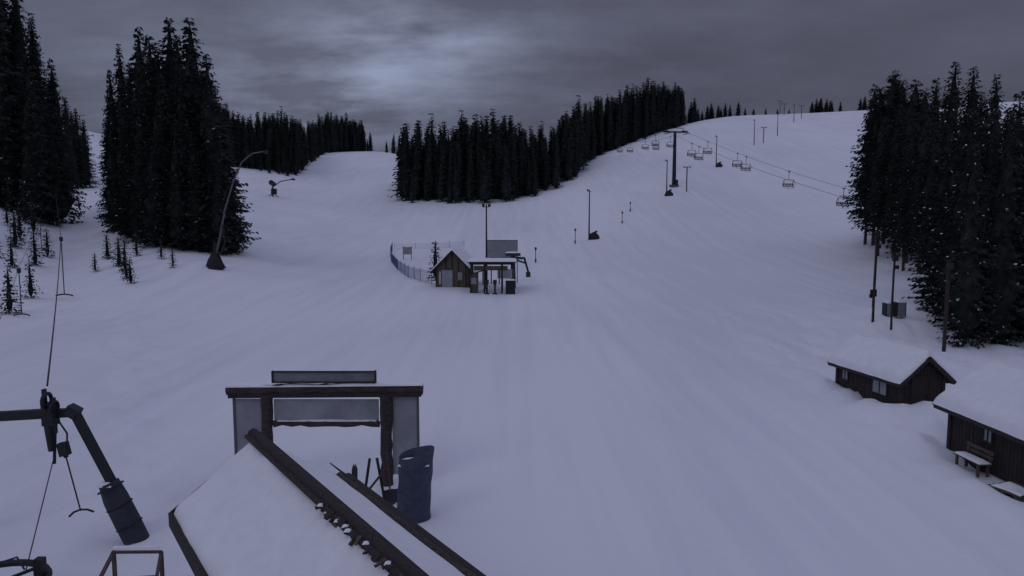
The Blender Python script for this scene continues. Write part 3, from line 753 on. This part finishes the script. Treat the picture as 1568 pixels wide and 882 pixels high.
# ------------------------------------------------------------------ T-bar lift
def tbar_mesh(L=2.6,th=1.0):
    b=MB(); b.tube([(0,0,0),(0,0,-.35)],.06*th,M_METAL,8); b.tube([(0,0,-.35),(0,0,-L)],.022*th,M_METAL,6)
    b.box((0,0,-.15),(.2,.16,.3),M_METAL)
    b.tube([(-.36*th,0,-L-.08),(-.2*th,0,-L-.0),(0,0,-L+.03),(.2*th,0,-L),(.36*th,0,-L-.08)],.03*th,M_METAL,8)
    o=b.make("tmp");me=o.data;bpy.data.objects.remove(o);return me
def station():
    E=empty("drag_lift_station"); b=MB(); y=16.2
    b.beam((-12.6,y,2.90),(-9.95,y,3.06),.18,.18,M_METAL)
    b.beam((-9.95,y,3.16),(-8.95,y,1.0),.15,.18,M_METAL,(0,1,0)); b.beam((-12.5,y,3.0),(-13.6,y,-.2),.2,.24,M_METAL,(0,1,0))
    b.box((-9.93,y,3.08),(.26,.24,.24),M_METAL,Matrix.Rotation(.5,3,'Y'))
    b.beam((-12.6,y,3.01),(-10.6,y,3.13),.06,.03,M_GALV)
    cx=-10.42
    b.ring((cx,y-.15,3.36),.17,.045,M_METAL,'x',n=18); b.ring((cx+.16,y-.15,3.2),.15,.035,M_METAL,'x',n=14)
    b.box((cx+.03,y-.1,3.05),(.26,.26,.5),M_METAL); b.beam((cx-.08,y-.1,2.8),(cx-.08,y-.1,3.62),.06,.10,M_METAL); b.beam((cx+.12,y-.1,2.6),(cx+.12,y-.1,3.42),.05,.10,M_METAL)
    b.tube([(cx,y-.1,2.9),(cx+.02,y-.1,2.2)],[.13,.08],M_METAL,10); b.tube([(cx+.12,y-.1,2.75),(cx+.05,y-.1,1.9)],.035,M_METAL,8)
    b.tube([(cx+.2,y-.1,2.9),(cx+.38,y-.1,2.6),(cx+.36,y-.1,2.3),(cx+.2,y-.1,2.25)],.02,M_METAL,6)
    b.make("frame_and_sheaves",E)
    p=MB(); p.tube([(-9.22,y,1.42),(-9.08,y,1.05),(-8.84,y,.5),(-8.6,y,-.05)],[.22,.27,.28,.27],M_PAD,16)
    for (xx,zz) in((-9.18,1.3),(-9.0,.88),(-8.8,.42)): p.ring((xx,y,zz),.285,.014,M_RUBBER,n=20,rot=Matrix.Rotation(-.42,3,'Y'))
    p.snow((-9.42,y-.22,1.38),(.36,0,0),(0,.4,0),.07,nu=6,nv=6,er=.12,N=(0,0,1))
    p.make("protective_pad",E)
station()
TB2=tbar_mesh(4.6,1.9)
def tbar(me,x,y,z,rx=0,ry=0):
    o=bpy.data.objects.new("t_bar_hanger",me); scene.collection.objects.link(o); o.location=(x,y,z); o.rotation_euler=(rx,ry,0)
tbar(tbar_mesh(1.62,.8),-10.1,16.0,2.42,0,-.2)
tbar(TB2,-35.7,58,5.8); tbar(tbar_mesh(3.2,1.6),-33.8,50,3.9); tbar(TB2,-62,96,ground(-62,96)+5)
tbar(tbar_mesh(3,1.6),-46.6,72.5,ground(-46.6,72.5)+4)
cable("drag_lift_cable",[(-10.42,16.1,3.7),(-35.7,58,5.85),(-71.4,115,ground(-70,115)+6.3),(-108.5,183,ground(-107,183)+7.1),(-149,255,ground(-148,255)+8)],.022,.008)
cable("drag_lift_cable",[(-12.4,16.1,3.3),(-33.8,50,3.95),(-46.6,72.5,ground(-46.6,72.5)+4.1),(-68.6,115,ground(-70,115)+6.3),(-105.5,183,ground(-107,183)+7.1)],.014,.008)
cable("guide_wire",[(-10.40,16.1,1.95),(-9.3,13.4,.75)],.012,0)
def wheel():
    b=MB(); c=(-9.75,13.0,.62); b.ring(c,.95,.07,M_METAL,n=36,m=8); b.ring(c,.2,.06,M_METAL,n=12)
    for i in range(6):
        a=i*math.pi/3; b.tube([c,(c[0]+math.cos(a)*.95,c[1]+math.sin(a)*.95,c[2])],.035,M_METAL,6)
    b.tube([(c[0],c[1],-.2),(c[0],c[1],.7)],.14,M_METAL,10); b.box((-9.0,13.35,.5),(.16,.16,1.0),M_METAL); b.tube([(-9.9,13.6,.8),(-9.6,13.6,.9),(-9.4,13.5,.7)],.02,M_METAL,6)
    b.make("drag_lift_return_wheel")
wheel()

# ------------------------------------------------------------------ small things near the right huts
def bench(x,y,rz):
    b=MB()
    for a in(-.45,.45):
        for c in(-.15,.15): b.beam((a,c,0),(a,c,.36),.06,.06,M_WOOD)
    for c in(-.14,0,.14): b.box((0,c,.39),(1.1,.12,.04),M_WOOD)
    for z in(.55,.7): b.box((0,.22,z),(1.1,.03,.1),M_WOOD)
    for a in(-.45,.45): b.beam((a,.2,.3),(a,.22,.78),.05,.05,M_WOOD)
    b.snow((-.55,-.2,.41),(1.1,0,0),(0,.38,0),.07,nu=12,nv=8,er=.12,amp=.8,N=(0,0,1)); b.make("snowy_bench",loc=(x,y,ground(x,y)-.08),rz=rz)
bench(13.6,21.0,rad(-86))
def pallet(x,y,rz):
    b=MB()
    for i in range(5): b.box((-.4+i*.2,0,.16),(.12,.9,.03),M_WOOD)
    for c in(-.38,0,.38): b.box((0,c,.08),(.95,.09,.12),M_WOOD)
    b.snow((-.40,-.45,.18),(.6,0,0),(0,.8,0),.06,nu=10,nv=10,er=.12,amp=1.4,ragged=.1); b.make("wooden_pallet",loc=(x,y,ground(x,y)-.04),rz=rz)
pallet(13.5,19.0,.3)
def sign_post(x,y):
    b=MB(); b.tube([(0,0,-.2),(0,0,1.6)],.05,M_METAL,8); b.box((0,-.06,1.35),(.5,.05,.55),M_METAL); b.box((0,.15,1.1),(.3,.25,.3),M_METAL); b.make("warning_sign_post",loc=(x,y,ground(x,y)))
sign_post(27.8,56)
def crate(x,y,w,h):
    b=MB(); b.box((0,0,h/2),(w,.5,h),M_SIGN)
    for a in(-1,1): b.box((a*w/2,0,h/2),(.05,.54,h+.04),M_METAL)
    b.snow((-w/2,-.26,h),(w,0,0),(0,.52,0),.18,nu=8,nv=8,er=.15); b.make("equipment_locker",loc=(x,y,ground(x,y)))
crate(25.2,47.2,.55,.9); crate(24.5,47.4,.35,.8)

# ------------------------------------------------------------------ world, light
SUN_EL,SUN_AZ=rad(34),rad(215)
w=bpy.data.worlds.new("World"); scene.world=w; w.use_nodes=True
nt=w.node_tree; L=nt.links.new
for n in list(nt.nodes): nt.nodes.remove(n)
out=nt.nodes.new("ShaderNodeOutputWorld"); bg=nt.nodes.new("ShaderNodeBackground")
tc=nt.nodes.new("ShaderNodeTexCoord"); sep=nt.nodes.new("ShaderNodeSeparateXYZ"); L(tc.outputs["Generated"],sep.inputs[0])
def mth(op,a,b=None,clamp=False):
    n=nt.nodes.new("ShaderNodeMath"); n.operation=op; n.use_clamp=clamp
    for i,v in enumerate((a,b)):
        if v is None: continue
        if isinstance(v,(int,float)): n.inputs[i].default_value=v
        else: L(v,n.inputs[i])
    return n.outputs[0]
zc=mth('MAXIMUM',sep.outputs[2],0.0)
den=mth('ADD',zc,0.22)
cx=mth('DIVIDE',sep.outputs[0],den); cy=mth('DIVIDE',sep.outputs[1],den)
comb=nt.nodes.new("ShaderNodeCombineXYZ"); L(cx,comb.inputs[0]); L(cy,comb.inputs[1])
def wn(scale,detail,stretch,rough=.55,off=(0,0,0),rz=0,dist=0.0):
    mp=nt.nodes.new("ShaderNodeMapping"); mp.inputs["Scale"].default_value=stretch; mp.inputs["Location"].default_value=off; mp.inputs["Rotation"].default_value=(0,0,rz)
    n=nt.nodes.new("ShaderNodeTexNoise"); n.noise_dimensions='2D'; n.inputs["Scale"].default_value=scale; n.inputs["Detail"].default_value=detail; n.inputs["Roughness"].default_value=rough
    n.inputs["Distortion"].default_value=dist
    L(comb.outputs[0],mp.inputs[0]); L(mp.outputs[0],n.inputs["Vector"]); return n.outputs["Fac"]
n1=wn(.7,4,(1,.9,1),.5,(3,1,0),.2); n2=wn(2.4,5,(.8,1.3,1),.58,(7,2,0),-.15)
cl=mth('ADD',mth('MULTIPLY',n1,.72),mth('MULTIPLY',n2,.28))
ramp=nt.nodes.new("ShaderNodeValToRGB"); ramp.color_ramp.elements[0].position=.32; ramp.color_ramp.elements[1].position=.68
ramp.color_ramp.elements[0].color=(.063,.064,.094,1); ramp.color_ramp.elements[1].color=(.102,.107,.155,1); L(cl,ramp.inputs[0])
def lobe(px,el,width,strength):
    v=Vector((U_(px),1,el)).normalized()
    vd=nt.nodes.new("ShaderNodeVectorMath"); vd.operation='SUBTRACT'; L(tc.outputs["Generated"],vd.inputs[0]); vd.inputs[1].default_value=v
    ms=nt.nodes.new("ShaderNodeVectorMath"); ms.operation='MULTIPLY'; L(vd.outputs[0],ms.inputs[0]); ms.inputs[1].default_value=(1/width,1/width,2.6/width)
    ln=nt.nodes.new("ShaderNodeVectorMath"); ln.operation='LENGTH'; L(ms.outputs[0],ln.inputs[0])
    g=mth('POWER',2.718,mth('MULTIPLY',mth('POWER',ln.outputs["Value"],2.0),-1.0))
    return mth('MULTIPLY',g,strength)
det=mth('MULTIPLY',mth('SUBTRACT',n2,.36,True),2.8,True)
lb=mth('MULTIPLY',mth('ADD',lobe(630,.235,.12,.24),mth('ADD',lobe(530,.165,.11,.15),lobe(420,.15,.22,.09))),mth('ADD',det,.12))
lb2=mth('MULTIPLY',lobe(600,.2,.4,.06),mth('ADD',det,.4))
lbs=mth('ADD',lb,lb2)
zg=mth('ADD',1.0,mth('MULTIPLY',mth('SUBTRACT',zc,.27,True),4.8))
mul=nt.nodes.new("ShaderNodeVectorMath"); mul.operation='SCALE'; L(ramp.outputs[0],mul.inputs[0]); L(zg,mul.inputs["Scale"])
lc=nt.nodes.new("ShaderNodeVectorMath"); lc.operation='SCALE'; lc.inputs[0].default_value=(.52,.62,.88); L(lbs,lc.inputs["Scale"])
ad=nt.nodes.new("ShaderNodeVectorMath"); ad.operation='ADD'; L(mul.outputs[0],ad.inputs[0]); L(lc.outputs[0],ad.inputs[1])
sky=nt.nodes.new("ShaderNodeTexSky"); sky.sky_type='NISHITA'; sky.sun_disc=False; sky.sun_elevation=SUN_EL; sky.sun_rotation=SUN_AZ
sk=nt.nodes.new("ShaderNodeVectorMath"); sk.operation='SCALE'; L(sky.outputs[0],sk.inputs[0]); sk.inputs["Scale"].default_value=.0010
ad2=nt.nodes.new("ShaderNodeVectorMath"); ad2.operation='ADD'; L(ad.outputs[0],ad2.inputs[0]); L(sk.outputs[0],ad2.inputs[1])
L(ad2.outputs[0],bg.inputs["Color"]); bg.inputs["Strength"].default_value=1.0; L(bg.outputs[0],out.inputs[0])

sl=bpy.data.lights.new("sun","SUN"); sl.energy=.17; sl.angle=rad(22); sl.color=(.88,.93,1.0)
so=bpy.data.objects.new("sun",sl); scene.collection.objects.link(so)
sd=Vector((math.sin(SUN_AZ)*math.cos(SUN_EL),math.cos(SUN_AZ)*math.cos(SUN_EL),math.sin(SUN_EL)))
so.rotation_euler=sd.to_track_quat('Z','Y').to_euler(); so.location=(0,-20,60)

# ------------------------------------------------------------------ camera
cam=bpy.data.cameras.new("camera"); co=bpy.data.objects.new("camera",cam); scene.collection.objects.link(co)
cam.sensor_width=36; cam.lens=36*1120/1568; cam.clip_end=6000; cam.clip_start=.1
co.location=(0,0,CAMH); co.rotation_euler=(rad(90-5.68),0,0); scene.camera=co
scene.view_settings.view_transform='Standard'; scene.view_settings.look='None'; scene.view_settings.exposure=0
